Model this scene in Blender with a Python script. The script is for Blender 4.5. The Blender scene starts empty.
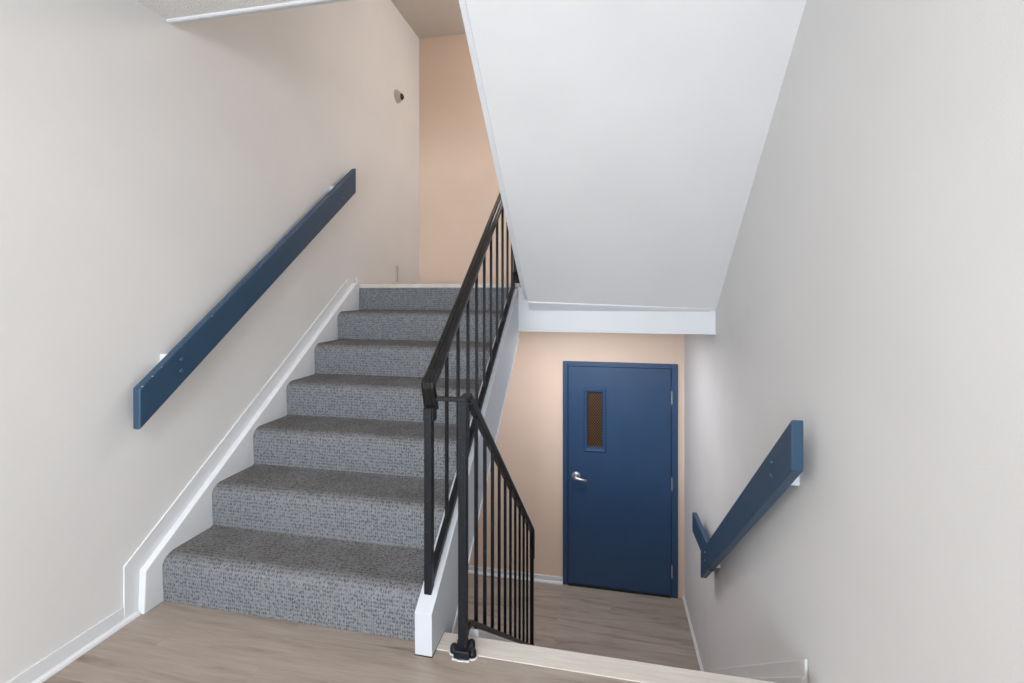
import bpy, bmesh, math, random
from mathutils import Vector, Matrix
random.seed(4)
S = bpy.context.scene
COL = S.collection

# ------------------------------------------------------------------ materials
def srgb(r, g, b):
    f = lambda c: (c/255/12.92) if c/255 <= .04045 else ((c/255+.055)/1.055)**2.4
    return (f(r), f(g), f(b), 1)

class NT:
    """small helper around a material's node tree"""
    def __init__(s, name, base, rough=.6, metal=0, spec=.5):
        s.m = bpy.data.materials.new(name); s.m.use_nodes = True
        s.t = s.m.node_tree; s.b = s.t.nodes['Principled BSDF']
        s.b.inputs['Base Color'].default_value = base
        s.b.inputs['Roughness'].default_value = rough
        s.b.inputs['Metallic'].default_value = metal
        s.b.inputs['Specular IOR Level'].default_value = spec
    def n(s, typ, **kw):
        nd = s.t.nodes.new(typ)
        for k, v in kw.items():
            if k in nd.inputs: nd.inputs[k].default_value = v
            else: setattr(nd, k, v)
        return nd
    def l(s, a, b): s.t.links.new(a, b)
    def coord(s, scale=(1, 1, 1), src='Object', loc=(0, 0, 0)):
        tc = s.n('ShaderNodeTexCoord'); mp = s.n('ShaderNodeMapping')
        mp.inputs['Scale'].default_value = scale; mp.inputs['Location'].default_value = loc
        s.l(tc.outputs[src], mp.inputs['Vector']); return mp.outputs['Vector']
    def noise(s, vec, scale, detail=3, rough=.5):
        nd = s.n('ShaderNodeTexNoise'); nd.inputs['Scale'].default_value = scale
        nd.inputs['Detail'].default_value = detail; nd.inputs['Roughness'].default_value = rough
        s.l(vec, nd.inputs['Vector']); return nd
    def ramp(s, fac, stops):
        r = s.n('ShaderNodeValToRGB'); e = r.color_ramp.elements
        e[0].position, e[0].color = stops[0]; e[1].position, e[1].color = stops[-1]
        for p, c in stops[1:-1]:
            x = e.new(p); x.color = c
        s.l(fac, r.inputs['Fac']); return r.outputs['Color']
    def mix(s, fac, a, b, mode='MIX'):
        m = s.n('ShaderNodeMix', data_type='RGBA', blend_type=mode)
        if hasattr(fac, 'links'): s.l(fac, m.inputs[0])
        else: m.inputs[0].default_value = fac
        for v, i in ((a, 6), (b, 7)):
            if hasattr(v, 'links'): s.l(v, m.inputs[i])
            else: m.inputs[i].default_value = v
        return m.outputs[2]
    def bump(s, h, strength=.2, dist=.002):
        b = s.n('ShaderNodeBump'); b.inputs['Strength'].default_value = strength
        b.inputs['Distance'].default_value = dist
        s.l(h, b.inputs['Height']); s.l(b.outputs['Normal'], s.b.inputs['Normal'])

def paint(name, rgb, rough=.7, tex=.12, var=.02):
    k = NT(name, srgb(*rgb), rough, spec=.3)
    v = k.coord()
    n1 = k.noise(v, 140, 3); n2 = k.noise(v, 2.2, 4)
    c = srgb(*rgb); d = tuple(x*(1-var*2.2) for x in c[:3])+(1,)
    k.l(k.ramp(n2.outputs['Fac'], [(.3, d), (.7, c)]), k.b.inputs['Base Color'])
    k.bump(n1.outputs['Fac'], tex, .002)
    return k.m

M = {}
M['wall'] = paint('wall_paint', (228, 227, 226), .75, .2)
M['peach'] = paint('peach_wall_paint', (232, 208, 189), .75, .15)
M['soffit'] = paint('soffit_paint', (234, 234, 235), .75, .15)
M['trim'] = paint('white_trim_paint', (226, 228, 231), .38, .1, .01)
M['stringer'] = paint('stringer_paint', (206, 210, 216), .5, .1, .03)

def popcorn(name, rgb, strength):
    k = NT(name, srgb(*rgb), .9, spec=.1)
    v = k.coord(); n = k.noise(v, 130, 2, .6); w = k.n('ShaderNodeTexVoronoi'); w.inputs['Scale'].default_value = 170
    k.l(v, w.inputs['Vector'])
    m = k.n('ShaderNodeMath', operation='SUBTRACT'); k.l(n.outputs['Fac'], m.inputs[0]); k.l(w.outputs['Distance'], m.inputs[1])
    k.bump(m.outputs[0], strength, .008)
    return k.m
M['popcorn'] = popcorn('popcorn_ceiling', (250, 248, 245), .6)
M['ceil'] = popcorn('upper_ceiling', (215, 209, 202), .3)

def wood(name, c_lo, c_mid, c_hi, off=(0, 0, 0), seam=.55, width=1.22, row=.18):
    k = NT(name, c_mid, .42, spec=.35)
    v = k.coord(loc=off)
    br = k.n('ShaderNodeTexBrick'); br.offset = .37; br.offset_frequency = 2
    br.inputs['Color1'].default_value = (0, 0, 0, 1); br.inputs['Color2'].default_value = (1, 1, 1, 1)
    br.inputs['Mortar'].default_value = (.5, .5, .5, 1)
    br.inputs['Scale'].default_value = 1; br.inputs['Mortar Size'].default_value = .0011
    br.inputs['Mortar Smooth'].default_value = .2
    br.inputs['Brick Width'].default_value = width; br.inputs['Row Height'].default_value = row
    k.l(v, br.inputs['Vector'])
    # each plank shifts its grain
    sep = k.n('ShaderNodeSeparateXYZ'); k.l(v, sep.inputs[0])
    mul = k.n('ShaderNodeMath', operation='MULTIPLY'); k.l(br.outputs['Color'], mul.inputs[0]); mul.inputs[1].default_value = 7
    cx = k.n('ShaderNodeMath', operation='ADD'); k.l(sep.outputs['X'], cx.inputs[0]); k.l(mul.outputs[0], cx.inputs[1])
    cmb = k.n('ShaderNodeCombineXYZ'); k.l(cx.outputs[0], cmb.inputs['X']); k.l(sep.outputs['Y'], cmb.inputs['Y']); k.l(mul.outputs[0], cmb.inputs['Z'])
    m1 = k.n('ShaderNodeMapping'); m1.inputs['Scale'].default_value = (1.1, 9, 1); k.l(cmb.outputs[0], m1.inputs[0])
    big = k.noise(m1.outputs[0], 1.6, 5, .6); big.inputs['Distortion'].default_value = .9
    m2 = k.n('ShaderNodeMapping'); m2.inputs['Scale'].default_value = (5, 130, 1); k.l(cmb.outputs[0], m2.inputs[0])
    fine = k.noise(m2.outputs[0], 1.4, 4, .6)
    c1 = k.ramp(big.outputs['Fac'], [(.28, c_lo), (.46, c_mid), (.72, c_hi)])
    fr = k.ramp(fine.outputs['Fac'], [(.3, (.82, .81, .80, 1)), (.65, (1, 1, 1, 1))])
    c2 = k.mix(.8, c1, fr, 'MULTIPLY')
    tint = k.ramp(br.outputs['Color'], [(0, (.93, .92, .92, 1)), (1, (1.0, 1.0, 1.0, 1))])
    c3 = k.mix(1, c2, tint, 'MULTIPLY')
    c4 = k.mix(br.outputs['Fac'], c3, tuple(x*seam for x in c_mid[:3])+(1,))
    k.l(c4, k.b.inputs['Base Color'])
    k.bump(fine.outputs['Fac'], .08, .001)
    return k.m
M['floor'] = wood('vinyl_plank_floor', srgb(138, 124, 113), srgb(169, 156, 145), srgb(182, 170, 159), off=(1.178, .02, 0), seam=.86)
M['nosing'] = wood('pale_nosing_wood', srgb(208, 199, 189), srgb(220, 212, 203), srgb(228, 221, 213), width=90, row=9)

def blue(name, rgb, rough):
    k = NT(name, srgb(*rgb), rough, spec=.45)
    v = k.coord(); n = k.noise(v, 60, 3); k.bump(n.outputs['Fac'], .15, .0015)
    n2 = k.noise(v, 5, 3)
    c = srgb(*rgb)
    k.l(k.ramp(n2.outputs['Fac'], [(.3, tuple(x*.9 for x in c[:3])+(1,)), (.7, c)]), k.b.inputs['Base Color'])
    return k.m
M['rail'] = blue('navy_rail_paint', (47, 76, 102), .42)
M['door'] = blue('blue_door_paint', (47, 76, 111), .33)
M['chip'] = paint('bare_primer', (190, 195, 200), .7)
k = NT('black_iron', srgb(20, 23, 29), .42, 0, .3)
v = k.coord(); n = k.noise(v, 90, 4); k.bump(n.outputs['Fac'], .35, .0012)
sp = k.noise(v, 220, 2); k.l(k.ramp(sp.outputs['Fac'], [(.70, srgb(20, 23, 29)), (.76, srgb(120, 125, 130))]), k.b.inputs['Base Color'])
M['iron'] = k.m
k = NT('black_vinyl_cap', srgb(20, 19, 20), .3, 0, .4)
M['cap'] = k.m
k = NT('satin_chrome', srgb(205, 205, 208), .28, 1); M['chrome'] = k.m
k = NT('brushed_hinge_steel', srgb(190, 192, 195), .38, .9); M['steel'] = k.m
k = NT('dark_lens', (.006, .006, .006, 1), .15); M['dark'] = k.m
k = NT('gap_shade_and_scuff', (.01, .01, .012, 1), .8); M['gap'] = k.m  # near-black: painted shade for the door gaps, also the stringer's scuff
M['device'] = paint('device_plastic', (196, 190, 180), .5, .02)
# wired glass: dark pane with brass-coloured diamond wire
k = NT('wired_glass', (.02, .017, .012, 1), .3, 0, .3)
v = k.coord()
sep = k.n('ShaderNodeSeparateXYZ'); k.l(v, sep.inputs[0])
def diag(sign):
    a = k.n('ShaderNodeMath', operation='MULTIPLY'); k.l(sep.outputs['Z'], a.inputs[0]); a.inputs[1].default_value = sign*.85
    b = k.n('ShaderNodeMath', operation='ADD'); k.l(sep.outputs['X'], b.inputs[0]); k.l(a.outputs[0], b.inputs[1])
    c = k.n('ShaderNodeMath', operation='PINGPONG'); k.l(b.outputs[0], c.inputs[0]); c.inputs[1].default_value = .0125
    d = k.n('ShaderNodeMath', operation='LESS_THAN'); k.l(c.outputs[0], d.inputs[0]); d.inputs[1].default_value = .0019
    return d.outputs[0]
mx = k.n('ShaderNodeMath', operation='MAXIMUM'); k.l(diag(1), mx.inputs[0]); k.l(diag(-1), mx.inputs[1])
k.l(k.mix(mx.outputs[0], (.010, .008, .008, 1), srgb(128, 92, 58)), k.b.inputs['Base Color'])
M['wired'] = k.m

# looped carpet, laid along the steps by UV (metres)
k = NT('grey_loop_carpet', srgb(120, 121, 125), .95, 0, .1)
tc = k.n('ShaderNodeTexCoord')
nz = k.noise(tc.outputs['UV'], 95, 2)
dis = k.mix(.006, tc.outputs['UV'], nz.outputs['Color'], 'ADD')
mp = k.n('ShaderNodeMapping'); mp.inputs['Scale'].default_value = (104, 64, 1); k.l(dis, mp.inputs[0])
vd = k.n('ShaderNodeTexVoronoi'); vd.inputs['Scale'].default_value = 1; vd.inputs['Randomness'].default_value = .42; k.l(mp.outputs[0], vd.inputs['Vector'])
sepc = k.n('ShaderNodeSeparateColor'); k.l(vd.outputs['Color'], sepc.inputs[0])
dk = k.ramp(vd.outputs['Distance'], [(.08, (.24, .24, .26, 1)), (.50, (1, 1, 1, 1))])
va = k.ramp(sepc.outputs[0], [(0, (.85, .85, .85, 1)), (1, (1.0, 1.0, 1.0, 1))])
nf = k.noise(tc.outputs['UV'], 190, 3); nb = k.noise(tc.outputs['UV'], 5, 3)
c = k.mix(1, k.mix(1, srgb(136, 138, 141), dk, 'MULTIPLY'), va, 'MULTIPLY')
c = k.mix(.9, c, k.ramp(nf.outputs['Fac'], [(.3, (.66, .66, .67, 1)), (.7, (1.2, 1.2, 1.2, 1))]), 'MULTIPLY')
# treads darkened brown: foot-traffic soiling plus their warm, dim light put into the colour
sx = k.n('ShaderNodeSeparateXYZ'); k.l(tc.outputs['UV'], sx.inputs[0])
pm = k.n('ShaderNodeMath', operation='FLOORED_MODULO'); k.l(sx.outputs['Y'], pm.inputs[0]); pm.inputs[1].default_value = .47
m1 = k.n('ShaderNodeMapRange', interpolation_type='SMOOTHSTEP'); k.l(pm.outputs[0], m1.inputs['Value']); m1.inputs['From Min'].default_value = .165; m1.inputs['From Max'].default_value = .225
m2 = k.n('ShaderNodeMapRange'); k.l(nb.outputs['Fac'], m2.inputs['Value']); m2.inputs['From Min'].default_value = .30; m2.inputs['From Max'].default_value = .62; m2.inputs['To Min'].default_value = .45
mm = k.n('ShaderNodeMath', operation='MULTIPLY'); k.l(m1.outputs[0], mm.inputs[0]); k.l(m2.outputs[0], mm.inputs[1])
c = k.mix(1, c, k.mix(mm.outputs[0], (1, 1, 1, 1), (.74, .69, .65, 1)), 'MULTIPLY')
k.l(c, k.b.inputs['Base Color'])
k.bump(vd.outputs['Distance'], .6, .004)
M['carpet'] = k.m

# ------------------------------------------------------------------ mesh helpers
def box(bm, x0, x1, y0, y1, z0, z1):
    vs = [bm.verts.new((x, y, z)) for x in (x0, x1) for y in (y0, y1) for z in (z0, z1)]
    for f in ((0, 1, 3, 2), (4, 6, 7, 5), (0, 4, 5, 1), (2, 3, 7, 6), (0, 2, 6, 4), (1, 5, 7, 3)):
        bm.faces.new([vs[i] for i in f])
def prism(bm, prof, x0, x1, axis='X'):
    """polygon of (a, z) pairs pushed along X (prof is y,z) or Y (prof is x,z)"""
    mk = (lambda a, z, t: (t, a, z)) if axis == 'X' else (lambda a, z, t: (a, t, z))
    A = [bm.verts.new(mk(a, z, x0)) for a, z in prof]; B = [bm.verts.new(mk(a, z, x1)) for a, z in prof]
    n = len(prof)
    for i in range(n): bm.faces.new((A[i], A[(i+1) % n], B[(i+1) % n], B[i]))
    bm.faces.new(A[::-1]); bm.faces.new(B)
def ring_sweep(bm, prof, path, cap=True):
    """prof: closed list of (dx, dn); path: list of (y, z, ty, tz) -> extrusion in the YZ plane around X0 given in prof"""
    rings = []
    for y, z, ny, nz in path:
        rings.append([bm.verts.new((a, y+ny*b, z+nz*b)) for a, b in prof])
    n = len(prof)
    for r, q in zip(rings, rings[1:]):
        for i in range(n): bm.faces.new((r[i], r[(i+1) % n], q[(i+1) % n], q[i]))
    if cap: bm.faces.new(rings[0][::-1]); bm.faces.new(rings[-1])
def cyl(bm, p, d, r, h, seg=24, r2=None):
    d = Vector(d).normalized(); q = Vector((0, 0, 1)).rotation_difference(d).to_matrix().to_4x4()
    bmesh.ops.create_cone(bm, cap_ends=True, segments=seg, radius1=r, radius2=r if r2 is None else r2, depth=h,
                          matrix=Matrix.Translation(Vector(p)+d*h/2) @ q)
def ball(bm, p, r, sc=(1, 1, 1)):
    bmesh.ops.create_uvsphere(bm, u_segments=20, v_segments=12, radius=r,
                              matrix=Matrix.Translation(p) @ Matrix.Diagonal((*sc, 1)))
def wpos(o):
    v = Vector((0, 0, 0))
    while o: v += o.location; o = o.parent
    return v
def obj(name, bm, mat, parent=None, bevel=0, smooth=False, seg=2, label=None):
    bmesh.ops.recalc_face_normals(bm, faces=bm.faces)
    me = bpy.data.meshes.new(name)
    off = wpos(parent)
    bmesh.ops.translate(bm, verts=bm.verts, vec=-off)
    bm.to_mesh(me); bm.free()
    me.materials.append(mat if not isinstance(mat, str) else M[mat])
    o = bpy.data.objects.new(name, me); COL.objects.link(o); o.parent = parent
    if bevel:
        b = o.modifiers.new('Bevel', 'BEVEL'); b.width = bevel; b.segments = seg; b.limit_method = 'ANGLE'
    if smooth:
        for p in me.polygons: p.use_smooth = True
    if label: o['label'] = label
    return o
def mbox(name, mat, dims, parent=None, bevel=0, label=None):
    bm = bmesh.new(); box(bm, *dims); return obj(name, bm, mat, parent, bevel, label=label)
def thing(name, label, cat, loc=(0, 0, 0), group=None):
    o = bpy.data.objects.new(name, None); o.location = loc; o.empty_display_size = .1
    COL.objects.link(o); o['label'] = label; o['category'] = cat
    if group: o['group'] = group
    return o
def struct(o, label, cat='room'):
    o['kind'] = 'structure'; o['label'] = label; o['category'] = cat; return o

# ------------------------------------------------------------------ dimensions (metres; landing floor = 0)
XL, XR = -1.87, .693          # side walls
YB = 4.465                    # far wall
YF = -5.0                     # wall behind the viewer
ZB = -1.477                   # lower floor
ZU = 1.366                    # upper landing
ZT = 3.889                    # top ceiling
YE = 1.69                     # edge of the near landings
YL = 3.224                    # edge of the upper landing

# ------------------------------------------------------------------ room shell
struct(mbox('wall_left', 'wall', (XL-.15, XL, YF, YB, ZB-.2, ZT)), 'off-white painted wall on the left behind the long blue rail', 'wall')
struct(mbox('wall_right', 'wall', (XR, XR+.15, YF, YB, ZB-.2, ZT)), 'pale grey painted wall on the right of the stairwell', 'wall')
# far wall with a door hole (x -.40 .. .63, z .. .64)
bm = bmesh.new()
box(bm, XL-.15, -.395, YB, YB+.15, ZB-.2, ZT); box(bm, .625, XR+.15, YB, YB+.15, ZB-.2, ZT); box(bm, -.395, .625, YB, YB+.15, .64, ZT)
struct(obj('wall_back', bm, 'peach'), 'peach painted far wall around the blue door', 'wall')
# wall behind the viewer with a window
bm = bmesh.new()
wx0, wx1, wz0, wz1 = -1.6, .42, .55, 2.3
box(bm, XL-.15, wx0, YF-.15, YF, ZB-.2, ZT); box(bm, wx1, XR+.15, YF-.15, YF, ZB-.2, ZT)
box(bm, wx0, wx1, YF-.15, YF, ZB-.2, wz0); box(bm, wx0, wx1, YF-.15, YF, wz1, ZT)
struct(obj('wall_front', bm, 'wall'), 'off-white wall with the window behind the viewer', 'wall')
bm = bmesh.new()
for d in ((wx0, wx0+.05, wz0, wz1), (wx1-.05, wx1, wz0, wz1), (wx0, wx1, wz0, wz0+.05), (wx0, wx1, wz1-.05, wz1), (-.61, -.57, wz0, wz1)):
    box(bm, d[0], d[1], YF-.1, YF-.04, d[2], d[3])
struct(obj('window_1', bm, 'trim'), 'white window frame in the wall behind the viewer', 'window')

struct(mbox('floor', 'floor', (XL, XR, YF, YE-.004, -.26, 0)), 'beige wood plank floor of the near landing', 'floor')
struct(mbox('floor', 'floor', (XL, XR, YE, YB+.15, ZB-.2, ZB)), 'beige wood plank floor in front of the blue door', 'floor')
struct(mbox('wall_under', 'wall', (XL, XR, YE-.12, YE-.005, ZB, -.26)), 'pale wall under the edge of the near landing', 'wall')
# upper landing slab + its floor
struct(mbox('ceiling', 'soffit', (XL, XR, YL+.06, YB, 1.05, ZU-.02)), 'white ceiling over the lower hall', 'ceiling')
struct(mbox('floor', 'floor', (XL, XR, YL+.07, YB, ZU-.02, ZU)), 'wood floor of the upper landing', 'floor')
# half-landing over the viewer, popcorn underside
struct(mbox('ceiling', 'popcorn', (XL, XR, YF, 1.70, 2.486, 2.73)), 'white popcorn-textured ceiling at the top left', 'ceiling')
bm = bmesh.new(); box(bm, XL, -.53, 1.700, 1.708, 2.477, 2.73)
prism(bm, [(1.680, 2.487), (1.682, 2.481), (1.688, 2.477), (1.702, 2.477), (1.702, 2.487)], XL, -.53)
struct(obj('trim_1', bm, 'trim'), 'white edge moulding along the popcorn ceiling', 'trim')
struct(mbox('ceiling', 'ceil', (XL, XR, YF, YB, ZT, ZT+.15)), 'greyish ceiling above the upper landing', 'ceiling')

# sloping soffit of the next flight
sof = lambda y: 1.203+.82*(3.2-y)
y0, y1 = YL, 1.683
bm = bmesh.new()
prism(bm, [(y0+.0, sof(y0)), (y1, sof(y1)), (y1, sof(y1)+.30), (y0, sof(y0)+.36)], -.530, XR)
struct(obj('ceiling', bm, 'soffit'), 'white sloping underside of the next stair flight', 'ceiling')
bm = bmesh.new()   # its outer stringer, edge dropping a little below the plaster
prism(bm, [(2.93, sof(2.93)-.006), (3.0, sof(3.0)-.004), (3.10, sof(3.10)+.012), (3.2, sof(3.2)+.05), (3.2, sof(3.2)+.34), (y1, sof(y1)+.34), (y1, sof(y1)-.006)], -.556, -.529)
struct(obj('trim_2', bm, 'trim', bevel=.003), 'white stringer edge of the sloping soffit', 'trim')

# fascia beam of the upper landing
bm = bmesh.new(); box(bm, -.6085, XR, YL, YL+.06, 1.030, 1.34)
o = struct(obj('trim_3', bm, 'trim'), 'white fascia beam below the sloping soffit', 'trim')
struct(mbox('trim_4', 'trim', (-.609, XR, YL-.006, YL, 1.030, 1.052), bevel=.002), 'thin bead along the bottom of the fascia beam', 'trim')
bm = bmesh.new()
def sp(x, y, d): return (x, y-.64*d, sof(y)-.77*d)
a = [sp(-.525, 3.222, 0), sp(.66, 3.222, 0), sp(.66, 3.205, 0), sp(-.525, 3.15, 0)]
b_ = [sp(-.525, 3.222, .008), sp(.66, 3.222, .008), sp(.66, 3.205, .003), sp(-.525, 3.155, .008)]
va = [bm.verts.new(p) for p in a]; vb = [bm.verts.new(p) for p in b_]
for i in range(4): bm.faces.new((va[i], va[(i+1) % 4], vb[(i+1) % 4], vb[i]))
bm.faces.new(va); bm.faces.new(vb[::-1])
struct(obj('trim_5', bm, 'trim'), 'thin white batten where the soffit meets the fascia', 'trim')
bm = bmesh.new(); box(bm, -.60, -.565, YL-.012, YL, 1.262, 1.312); box(bm, -.585, -.556, YL-.02, YL, 1.262, 1.275)
struct(obj('trim_6', bm, 'trim', bevel=.003), 'small white block at the left end of the fascia beam', 'trim')
# upper landing nosing
bm = bmesh.new(); box(bm, XL+.035, -.60, YL-.002, YL+.075, 1.338, ZU+.002)
struct(obj('trim_7', bm, 'nosing', bevel=.004), 'pale wooden nosing at the top of the carpeted stairs', 'trim')
# near landing nosing strip
bm = bmesh.new(); box(bm, -.609, XR, 1.609, YE, -.02, .003); box(bm, -.609, XR, YE-.003, YE+.006, -.045, .003)
struct(obj('trim_8', bm, 'nosing', bevel=.002), 'pale wooden nosing strip along the landing edge', 'trim')

# baseboards
def quarter(bm, x, y0, y1, z, r, s=1):
    prof = [(x, z), (x+s*r, z)]+[(x+s*r*math.cos(a), z+r*math.sin(a)) for a in (math.radians(q) for q in (20, 40, 60, 80))]+[(x, z+r)]
    prism(bm, prof, y0, y1, 'Y')
bm = bmesh.new(); box(bm, XL, XL+.008, YF, 1.494, 0, .062); quarter(bm, XL+.010, YF, 1.545, 0, .016)
struct(obj('baseboard_left', bm, 'trim'), 'white baseboard with quarter round on the near landing', 'baseboard')
bm = bmesh.new(); box(bm, XL, -.405, YB-.012, YB, ZB, ZB+.058)
prism(bm, [(YB-.012, ZB), (YB-.03, ZB), (YB-.028, ZB+.01), (YB-.02, ZB+.018), (YB-.012, ZB+.02)], XL, -.41)
struct(obj('baseboard_back', bm, 'trim'), 'white baseboard left of the blue door', 'baseboard')
bm = bmesh.new(); box(bm, XR-.006, XR, 3.25, YB, ZB, ZB+.028); quarter(bm, XR-.006, 3.3, YB, ZB, .010, -1)
struct(obj('baseboard_right', bm, 'trim'), 'white baseboard at the foot of the right wall', 'baseboard')
bm = bmesh.new(); box(bm, XL, XL+.010, 3.24, 3.90, ZU, ZU+.05)
struct(obj('baseboard_upper', bm, 'wall'), 'low painted baseboard on the upper landing', 'baseboard')
struct(mbox('trim_9', 'device', (XL, XL+.014, 3.915, 3.945, 1.405, 1.548), bevel=.003), 'short white upright strip on the upper landing wall', 'trim')

# ------------------------------------------------------------------ carpeted upper flight
st = thing('carpeted_staircase', 'grey looped-carpet stairs with white skirting rising to the upper landing', 'stairs', (-1.25, 1.633, 0))
RY = [1.633, 1.884, 2.147, 2.407, 2.674, 2.935, 3.224]; R = .1951
XC0, XC1 = XL+.038, -.673
for i in range(7):
    z0 = R*i; z1 = R*(i+1); ya = RY[i]
    if i == 6: top = [(ya-.002, z0-.01), (ya-.002, 1.338)]; yb = ya+.06; z1 = 1.338
    else:
        yb = RY[i+1]; n = 8
        top = [(ya, z0-.0 if i == 0 else z0-.01), (ya-.004, z0+.08), (ya-.006, z1-.045)]
        for j in range(1, n+1):
            a = math.pi/2*j/n
            top.append((ya-.006+.058*(1-math.cos(a)), z1-.045+.045*math.sin(a)))
        top.append((yb-.012, z1)); top.append((yb+.004, z1+.010))   # carpet tucks into the crotch
    bm = bmesh.new(); uvl = bm.loops.layers.uv.new('UVMap')
    d = 0; ds = [0]
    for p, q in zip(top, top[1:]): d += math.hypot(q[0]-p[0], q[1]-p[1]); ds.append(d)
    A = [bm.verts.new((XC0, *p)) for p in top]; B = [bm.verts.new((XC1, *p)) for p in top]
    base = i*.47
    for j in range(len(top)-1):
        f = bm.faces.new((A[j], B[j], B[j+1], A[j+1]))
        for lp, uv in zip(f.loops, ((XC0, base+ds[j]), (XC1, base+ds[j]), (XC1, base+ds[j+1]), (XC0, base+ds[j+1]))): lp[uvl].uv = uv
        f.smooth = True
    c0, c1 = (yb+.004, z0-.01 if i else 0), (ya, z0-.01 if i else 0)
    cv = [bm.verts.new((x, c0[0], c0[1])) for x in (XC0, XC1)]
    bm.faces.new((A[-1], B[-1], cv[1], cv[0])); bm.faces.new((cv[0], cv[1], B[0], A[0]))
    bm.faces.new(A+[cv[0]]); bm.faces.new((B+[cv[1]])[::-1])
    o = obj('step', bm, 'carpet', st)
    for p in o.data.polygons: p.use_smooth = abs(p.normal.x) < .5
    m = o.modifiers.new('es', 'EDGE_SPLIT'); m.split_angle = math.radians(50)
# wall-side skirting: thin backing board and thick inner board
bm = bmesh.new()
prism(bm, [(1.494, 0), (1.494, .221), (3.116, 1.403), (3.2, 1.403), (3.2, 1.30), (1.56, .0)], XL+.0015, XL+.010)
obj('skirting_back', bm, 'trim', st, bevel=.002)
bm = bmesh.new()
prism(bm, [(1.548, 0), (1.555, .172), (3.178, 1.372), (3.222, 1.372), (3.222, 1.16), (1.80, 0)], XL+.008, XL+.040)
obj('skirting_board', bm, 'trim', st, bevel=.004)
# inner stringer with its cap and lower edge bead
zt = lambda y: .155+.712*(y-1.570)
zb = lambda y: -.059+.735*(y-1.816)
bm = bmesh.new()
prism(bm, [(1.570, 0), (1.567, .155), (3.224, zt(3.224)), (3.224, 1.335), (3.30, 1.335), (3.30, zb(3.30)), (1.697, zb(1.697)), (1.697, 0)], -.674, -.609)
sg = obj('stringer', bm, 'stringer', st, bevel=.004)
bm = bmesh.new()
prism(bm, [(1.70, zb(1.70)-.005), (3.222, zb(3.222)-.005), (3.222, zb(3.222)+.014), (1.70, zb(1.70)+.014)], -.611, -.604)
obj('edge_bead', bm, 'trim', sg, bevel=.002)
bm = bmesh.new(); box(bm, -.675, -.608, 1.5690, 1.70, 0, .004)
obj('scuffed_foot', bm, 'gap', sg).hide_render = False
bm = bmesh.new()
prism(bm, [(1.72, zb(1.72)-.0), (3.224, zb(3.224)-.0), (3.224, zb(3.224)+.035), (1.72, zb(1.72)+.035)], XL+.0015, -.674)
obj('underside', bm, 'soffit', st)

# ------------------------------------------------------------------ lower flight
ls = thing('descending_staircase', 'wooden stairs going down behind the landing edge beside the right wall', 'stairs', (.08, 1.7, ZB))
r2 = 1.477/8
for kx in range(1, 8):
    bm = bmesh.new(); yn = YE+.225*kx
    box(bm, -.478, XR-.022, yn-.225+.012, yn, ZB, -r2*kx)
    obj('step', bm, 'floor', ls, bevel=.004)
bm = bmesh.new()
prism(bm, [(1.698, .029), (1.698, ZB), (3.27, ZB), (3.27, -1.230)], -.528, -.474)
obj('stringer', bm, 'stringer', ls, bevel=.004)
bm = bmesh.new()
sk = lambda y: .019-.818*(y-1.803)
prism(bm, [(1.803, .019), (3.35, sk(3.35)), (3.35, ZB), (3.2, ZB), (1.803, -.35)], XR-.012, XR-.0015)
wsk = obj('skirting_board', bm, 'wall', ls, bevel=.003)
bm = bmesh.new()
prism(bm, [(1.803, -.044), (3.33, sk(3.33)-.063), (3.33, ZB), (3.2, ZB), (1.803, -.35)], XR-.022, XR-.010)
obj('skirting_ledge', bm, 'wall', ls, bevel=.003)

# ------------------------------------------------------------------ door
dr = bpy.data.objects.new('door_1', None); dr.location = (.115, YB, ZB); COL.objects.link(dr)
struct(dr, 'blue steel door with a narrow wired window and lever handle', 'door')
fx0, fx1, fz1 = -.408, .637, .652
lx0, lx1, lz1 = -.357, .577, .604
bm = bmesh.new()
for d in ((fx0, lx0-.004, ZB, fz1), (lx1+.004, fx1, ZB, fz1), (lx0-.004, lx1+.004, lz1+.004, fz1)):
    box(bm, d[0], d[1], YB-.018, YB+.12, d[2], d[3])
obj('frame', bm, 'door', dr, bevel=.003)
# stop behind the leaf (rebate painted near-black as gap shade)
mbox('rebate', 'gap', (lx0-.03, lx1+.03, YB+.042, YB+.08, ZB-.02, lz1+.03), dr)
# leaf with window hole
hx0, hx1, hz0, hz1 = -.176, -.038, -.152, .360
bm = bmesh.new(); ly0, ly1 = YB-.006, YB+.04
box(bm, lx0, hx0, ly0, ly1, ZB+.012, lz1); box(bm, hx1, lx1, ly0, ly1, ZB+.012, lz1)
box(bm, hx0, hx1, ly0, ly1, ZB+.012, hz0); box(bm, hx0, hx1, ly0, ly1, hz1, lz1)
leaf = obj('leaf', bm, 'door', dr)
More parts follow.
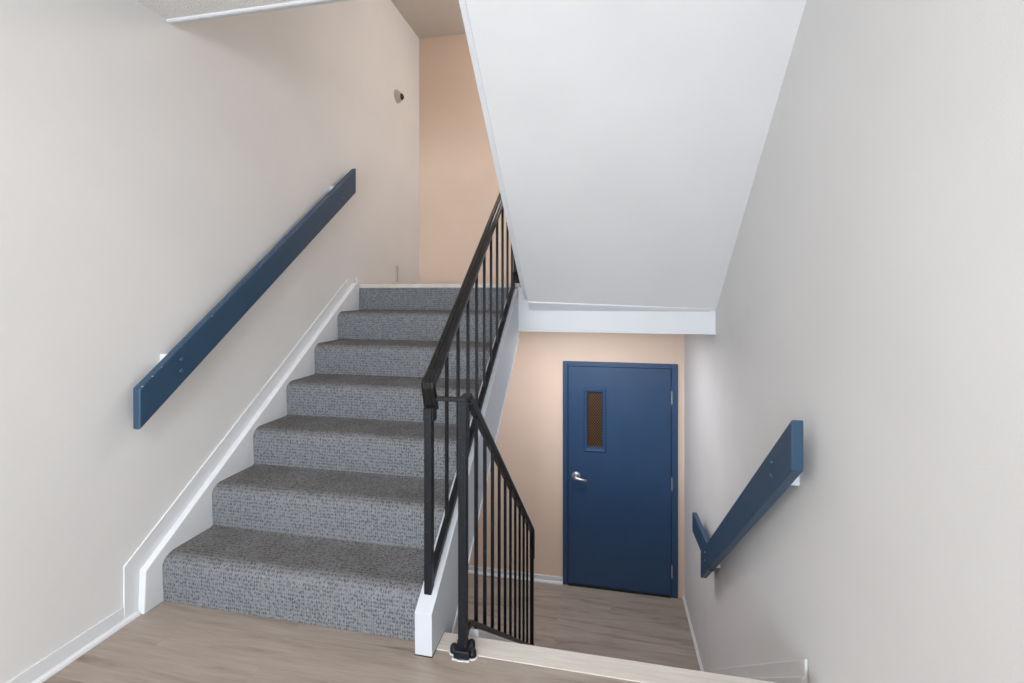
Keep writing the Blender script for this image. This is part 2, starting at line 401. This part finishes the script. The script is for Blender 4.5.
# moulded vision frame
bm = bmesh.new(); w = .030
w = .036
prof = [(0, 0), (0, .008), (.010, .016), (.026, .014), (w, .002), (w, 0)]
ring = []
ox0, ox1, oz0, oz1 = hx0-.034, hx1+.034, hz0-.044, hz1+.038
for a, h in prof:
    ring.append([bm.verts.new((x, ly0-h, z)) for x, z in ((ox0+a, oz0+a), (ox1-a, oz0+a), (ox1-a, oz1-a), (ox0+a, oz1-a))])
for r, q in zip(ring, ring[1:]):
    for i in range(4): bm.faces.new((r[i], r[(i+1) % 4], q[(i+1) % 4], q[i]))
obj('vision_frame', bm, 'door', leaf)
mbox('wired_pane', 'wired', (hx0, hx1, ly0+.014, ly0+.020, hz0, hz1), leaf)
for zc in (.345, -.44, -1.235):
    bm = bmesh.new(); cyl(bm, (lx1+.006, YB-.022, zc-.055), (0, 0, 1), .006, .11, 16)
    box(bm, lx1-.001, lx1+.013, YB-.0215, YB-.0175, zc-.052, zc+.052)
    cyl(bm, (lx1+.006, YB-.022, zc-.062), (0, 0, 1), .004, .124, 12)
    obj('hinge', bm, 'steel', dr)
# lever handle
hc = (-.283, -.437)
bm = bmesh.new(); cyl(bm, (hc[0], ly0, hc[1]), (0, -1, 0), .041, .008, 32); cyl(bm, (hc[0], ly0-.008, hc[1]), (0, -1, 0), .038, .007, 32, .028)
mbox('gap_shade', 'gap', (lx0, lx1, YB-.024, YB+.03, ZB, ZB+.010), dr)  # dark strip painting in the shade of the gap under the door
hd = obj('handle', bm, 'chrome', leaf, smooth=False, label='satin chrome lever handle')
bm = bmesh.new(); cyl(bm, (hc[0], ly0-.012, hc[1]), (0, -1, 0), .014, .045, 20)
pts = [(hc[0]-.012, ly0-.052, hc[1]-.004, .015), (hc[0]+.01, ly0-.056, hc[1]-.006, .016), (hc[0]+.04, ly0-.058, hc[1]-.010, .014), (hc[0]+.075, ly0-.056, hc[1]-.016, .013), (hc[0]+.105, ly0-.050, hc[1]-.019, .012)]
rings = []
for x, y, z, r in pts: rings.append([bm.verts.new((x, y+.75*r*math.cos(a), z+r*math.sin(a))) for a in [i*math.pi/6 for i in range(12)]])
for r, q in zip(rings, rings[1:]):
    for i in range(12): bm.faces.new((r[i], r[(i+1) % 12], q[(i+1) % 12], q[i]))
bm.faces.new(rings[0]); bm.faces.new(rings[-1][::-1])
obj('lever', bm, 'chrome', hd, smooth=True)

# ------------------------------------------------------------------ wall handrails (blue boards)
def board(bm, x0, x1, ya, za, yb, zb_, h):
    prism(bm, [(ya, za), (yb, zb_), (yb, zb_+h), (ya, za+h)], x0, x1)
def bolt(parent, x, y, z, s):
    bm = bmesh.new(); cyl(bm, (x, y, z), (s, 0, 0), .0115, .004, 20, .010); ball(bm, (x+s*.003, y, z), .0095, (.7, 1, 1))
    obj('bolt', bm, 'rail', parent, smooth=True)
lh = thing('wall_handrail', 'long navy-painted board handrail on the left wall above the carpeted stairs', 'handrail', (XL, 1.5, .77))
bm = bmesh.new(); x0, x1 = -1.826, -1.790
prism(bm, [(1.498, .763), (3.105, 2.032), (3.105, 2.210), (1.498, .926)], x0, x1)
bd = obj('board', bm, 'rail', lh, bevel=.005)
slope = (2.034-.769)/1.605
for yc, zz in ((1.679, (1.014, .965)), (2.925, (2.006, 1.946))):
    zc = .769+slope*(yc-1.5)
    bm = bmesh.new(); box(bm, XL, x0, yc-.03, yc+.025, zc+.02, zc+.129+.015*(yc > 2))
    obj('bracket', bm, 'trim', lh, bevel=.003, label='white wooden bracket block')
    for z in zz: bolt(bd, x1, yc, z, 1)
# paint chips along the top edge
for y, r_ in ((1.508, .0035), (1.550, .0035), (1.59, .0025), (1.84, .003)):
    z = .763+slope*(y-1.498)+.1615
    bm = bmesh.new(); bmesh.ops.create_icosphere(bm, subdivisions=1, radius=r_, matrix=Matrix.Translation((x1-.0005, y, z-.001)) @ Matrix.Diagonal((.35, 1.5, .8, 1)))
    obj('paint_chip', bm, 'chip', bd)
rh = thing('wall_handrail', 'short navy-painted board handrail in a V on the right wall going down', 'handrail', (XR, 1.727, .7))
bm = bmesh.new(); x0, x1 = .609, .648
board(bm, x0, x1, 1.722, .703, 3.266, -.583, .172)
bd = obj('board', bm, 'rail', rh, bevel=.005)
bm = bmesh.new(); board(bm, .612, .644, 3.03, -.400, 3.585, -.434, .139)
obj('level_board', bm, 'rail', rh, bevel=.004)
for yc, zz in ((1.908, (.664, .613)), (3.12, (-.340, -.392))):
    zc = .704-.829*(yc-1.727)
    bm = bmesh.new(); box(bm, x1, XR, yc-.03, yc+.03, zc+.040, zc+.13)
    obj('bracket', bm, 'trim', rh, bevel=.003, label='white wooden bracket block')
    for z in zz: bolt(bd, x0, yc, z, -1)

# ------------------------------------------------------------------ black iron balustrade of the upper flight
bl = thing('balustrade', 'black iron balustrade with moulded cap rail along the carpeted stairs', 'balustrade', (-.64, 1.65, .17))
CX = -.644; srt = lambda y: 1.020+.762*(y-1.683)     # top of cap
# cap profile: rounded, with two grooves
cp = [(-.028, -.020), (-.028, -.008), (-.024, -.002), (-.014, .001), (-.010, -.001), (-.005, .002), (.005, .002), (.010, -.001), (.014, .001), (.024, -.002), (.028, -.008), (.028, -.020), (.016, -.028), (-.016, -.028)]
cp = [(CX+a, b) for a, b in cp]
ca, sa = math.cos(math.atan(.757)), math.sin(math.atan(.757))
path = [(1.640, .866, -.99, .0), (1.634, .89, -.99, .08), (1.612, .950, -.98, .2), (1.611, .970, -.9, .45), (1.626, .985, -.72, .7), (1.67, 1.010, -sa, ca)]
path += [(3.24, srt(3.24), -sa, ca), (3.35, srt(3.35), -sa, ca)]
bm = bmesh.new(); ring_sweep(bm, cp, path)
obj('cap_rail', bm, 'cap', bl, bevel=.0015)
bm = bmesh.new()
box(bm, CX-.021, CX+.021, 1.622, 1.655, .826, .874)
for dx in (-.016, -.005, .006, .017): cyl(bm, (CX+dx, 1.622, .826), (0, 0, 1), .0035, .048, 8)
obj('sleeve', bm, 'cap', bl, bevel=.002)
def vbar(name, x, y, z0, z1, w, parent, mat='iron'):
    bm = bmesh.new(); box(bm, x-w/2, x+w/2, y-w/2, y+w/2, z0, z1); return obj(name, bm, mat, parent, bevel=.0015)
bm = bmesh.new(); prism(bm, [(1.6155, zt(1.6155)+.003), (1.6445, zt(1.6445)+.003), (1.6445, .87), (1.6155, .87)], CX-.0145, CX+.0145)
obj('post', bm, 'iron', bl, bevel=.0015)
zch = lambda y: zt(y)+.008
bm = bmesh.new(); prism(bm, [(1.640, zch(1.640)), (3.29, zch(3.29)), (3.29, zch(3.29)+.028), (1.640, zch(1.640)+.028)], CX-.013, CX+.013)
obj('bottom_rail', bm, 'iron', bl, bevel=.002)
bm = bmesh.new(); prism(bm, [(1.70, srt(1.70)-.05), (3.24, srt(3.24)-.05), (3.24, srt(3.24)-.026), (1.70, srt(1.70)-.026)], CX-.012, CX+.012)
obj('top_channel', bm, 'iron', bl)
for i in range(1, 11):
    y = 1.675+.150*i; vbar('baluster', CX, y, zch(y)+.015, srt(y)-.045, .0135, bl)
vbar('post', CX, 3.31, ZU, srt(3.31)-.02, .030, bl)
bm = bmesh.new(); box(bm, CX-.03, CX+.03, 3.28, 3.34, ZU+.002, ZU+.05); cyl(bm, (CX, 3.31, ZU+.05), (0, 0, 1), .030, .04, 16, .018)
obj('base_shoe', bm, 'iron', bl, bevel=.004)

# ------------------------------------------------------------------ lower guard rail
gx = -.505
gr = thing('guard_rail', 'black iron guard rail beside the stairs going down, standing on the landing edge', 'balustrade', (gx, 1.607, 0))
nw = vbar('newel_post', gx, 1.607, 0, .915, .030, gr)
bm = bmesh.new(); box(bm, gx-.029, gx+.029, 1.578, 1.636, .001, .032)
sh = obj('base_shoe', bm, 'iron', nw, bevel=.005)
for dx, dy in ((-.036, .004), (.036, -.004), (.020, .036), (-.020, .034)):
    bm = bmesh.new(); cyl(bm, (gx+dx, 1.607+dy, .001), (0, 0, 1), .015, .022, 18, .013); ball(bm, (gx+dx, 1.607+dy, .024), .010, (1, 1, .8))
    o = obj('bolt_lug', bm, 'iron', nw, smooth=True)
bm = bmesh.new(); cyl(bm, (gx, 1.607, .0005), (0, 0, 1), .036, .004, 28); box(bm, gx-.032, gx+.032, 1.574, 1.640, .0005, .0045)
cyl(bm, (gx-.036, 1.611, .0005), (0, 0, 1), .0185, .004, 20); cyl(bm, (gx+.036, 1.603, .0005), (0, 0, 1), .0185, .004, 20)
obj('caulk', bm, 'trim', nw, label='white caulk ring around the base')
g = lambda y: .926-.829*(y-1.675)                    # top of sloping rail
# flat link from the stair post
bm = bmesh.new(); box(bm, CX+.0295, gx+.016, 1.620, 1.645, .903, .917)
prism(bm, [(1.59, .913), (1.59, .926), (1.675, .926), (1.675, .900), (1.64, .905)], gx-.016, gx+.016)
obj('link_bar', bm, 'iron', gr, bevel=.002)
gp = [(-.017, -.014), (-.017, -.004), (-.012, 0), (.012, 0), (.017, -.004), (.017, -.014), (.012, -.030), (-.012, -.030)]
gp = [(gx+a, b) for a, b in gp]; cg, sg2 = math.cos(math.atan(.829)), math.sin(math.atan(.829))
bm = bmesh.new()
ring_sweep(bm, gp, [(1.665, .924, .3, .95), (1.70, g(1.70), sg2, cg), (3.17, g(3.17), sg2, cg), (3.195, g(3.195)-.004, .9, .43), (3.205, g(3.205)-.03, 1, 0), (3.205, -.54, 1, 0)])
obj('top_rail', bm, 'cap', gr, bevel=.0015)
gb = lambda y: .066-.802*(y-1.679)
bm = bmesh.new()
prism(bm, [(1.62, .064), (1.665, .080), (1.70, .062), (3.18, gb(3.18)+.008), (3.18, gb(3.18)-.012), (1.70, .040), (1.66, .056), (1.62, .044)], gx-.011, gx+.011)
obj('bottom_rail', bm, 'iron', gr, bevel=.002)
for i in range(1, 11):
    y = 1.642+.1345*i
    vbar('baluster', gx, y, gb(y)-.0 if i > 1 else gb(y)-.011, g(y)-.02, .0135, gr)
vbar('post', gx, 3.182, gb(3.182)-.002, g(3.182)-.03, .024, gr)

# ------------------------------------------------------------------ wall device
dv = thing('wall_detector', 'small round beige device with a dark opening high on the left wall near the corner', 'detector', (XL, 3.95, 3.09))
bm = bmesh.new(); cyl(bm, (XL, 3.95, 3.09), (1, 0, 0), .060, .014, 32, .058)
obj('base_ring', bm, 'device', dv)
bm = bmesh.new(); cyl(bm, (XL+.012, 3.95, 3.09), (1, 0, 0), .050, .030, 32, .036)
bdv = obj('housing', bm, 'device', dv)
bm = bmesh.new(); ball(bm, (XL+.043, 3.955, 3.086), .029, (.7, 1, 1))
obj('lens', bm, 'dark', dv, smooth=True)

# ------------------------------------------------------------------ light
def area(name, loc, rot, sx, sy, watts, col, spread=180):
    L = bpy.data.lights.new(name, 'AREA'); L.shape = 'RECTANGLE'; L.size = sx; L.size_y = sy
    L.energy = watts; L.color = col; L.spread = math.radians(spread)
    o = bpy.data.objects.new(name, L); o.location = loc; o.rotation_euler = rot; COL.objects.link(o); return o
def point(name, loc, watts, col, r=.1):
    L = bpy.data.lights.new(name, 'POINT'); L.energy = watts; L.color = col; L.shadow_soft_size = r
    o = bpy.data.objects.new(name, L); o.location = loc; COL.objects.link(o); return o
area('window_daylight', (-.59, YF-.02, 1.42), (math.radians(90), 0, 0), 1.9, 1.65, 190, (.80, .90, 1))
area('landing_fill', (-.6, -1.1, 2.44), (0, 0, 0), 1.3, 1.6, 34, (1, .985, .965))  # unseen area light added as fill for the near walls
point('popcorn_fill', (-.6, -.7, 2.12), 28, (1, .985, .965), .16)  # unseen point light added to brighten the popcorn ceiling
point('upper_landing_lamp', (.0, 3.7, 3.65), 35, (1, .955, .92), .15)
area('lower_hall_lamp', (-.45, 3.6, 1.035), (0, 0, 0), 1.3, .5, 18, (.95, .955, 1))

w = bpy.data.worlds.new('World'); S.world = w; w.use_nodes = True
w.node_tree.nodes['Background'].inputs[0].default_value = (.75, .85, 1, 1); w.node_tree.nodes['Background'].inputs[1].default_value = 1.0

# ------------------------------------------------------------------ camera
cam = bpy.data.cameras.new('Camera'); co = bpy.data.objects.new('Camera', cam); COL.objects.link(co)
co.location = (0, 0, 1.3); co.rotation_euler = (math.pi/2, 0, .2001)
cam.sensor_width = 36; cam.sensor_fit = 'HORIZONTAL'; cam.lens = 465.824/1024*36; cam.shift_y = -(341.5-292.987)/1024; cam.clip_start = .05
S.camera = co
S.view_settings.view_transform = 'Standard'; S.view_settings.look = 'None'
S.view_settings.exposure = 0; S.view_settings.gamma = 1; S.view_settings.use_curve_mapping = False
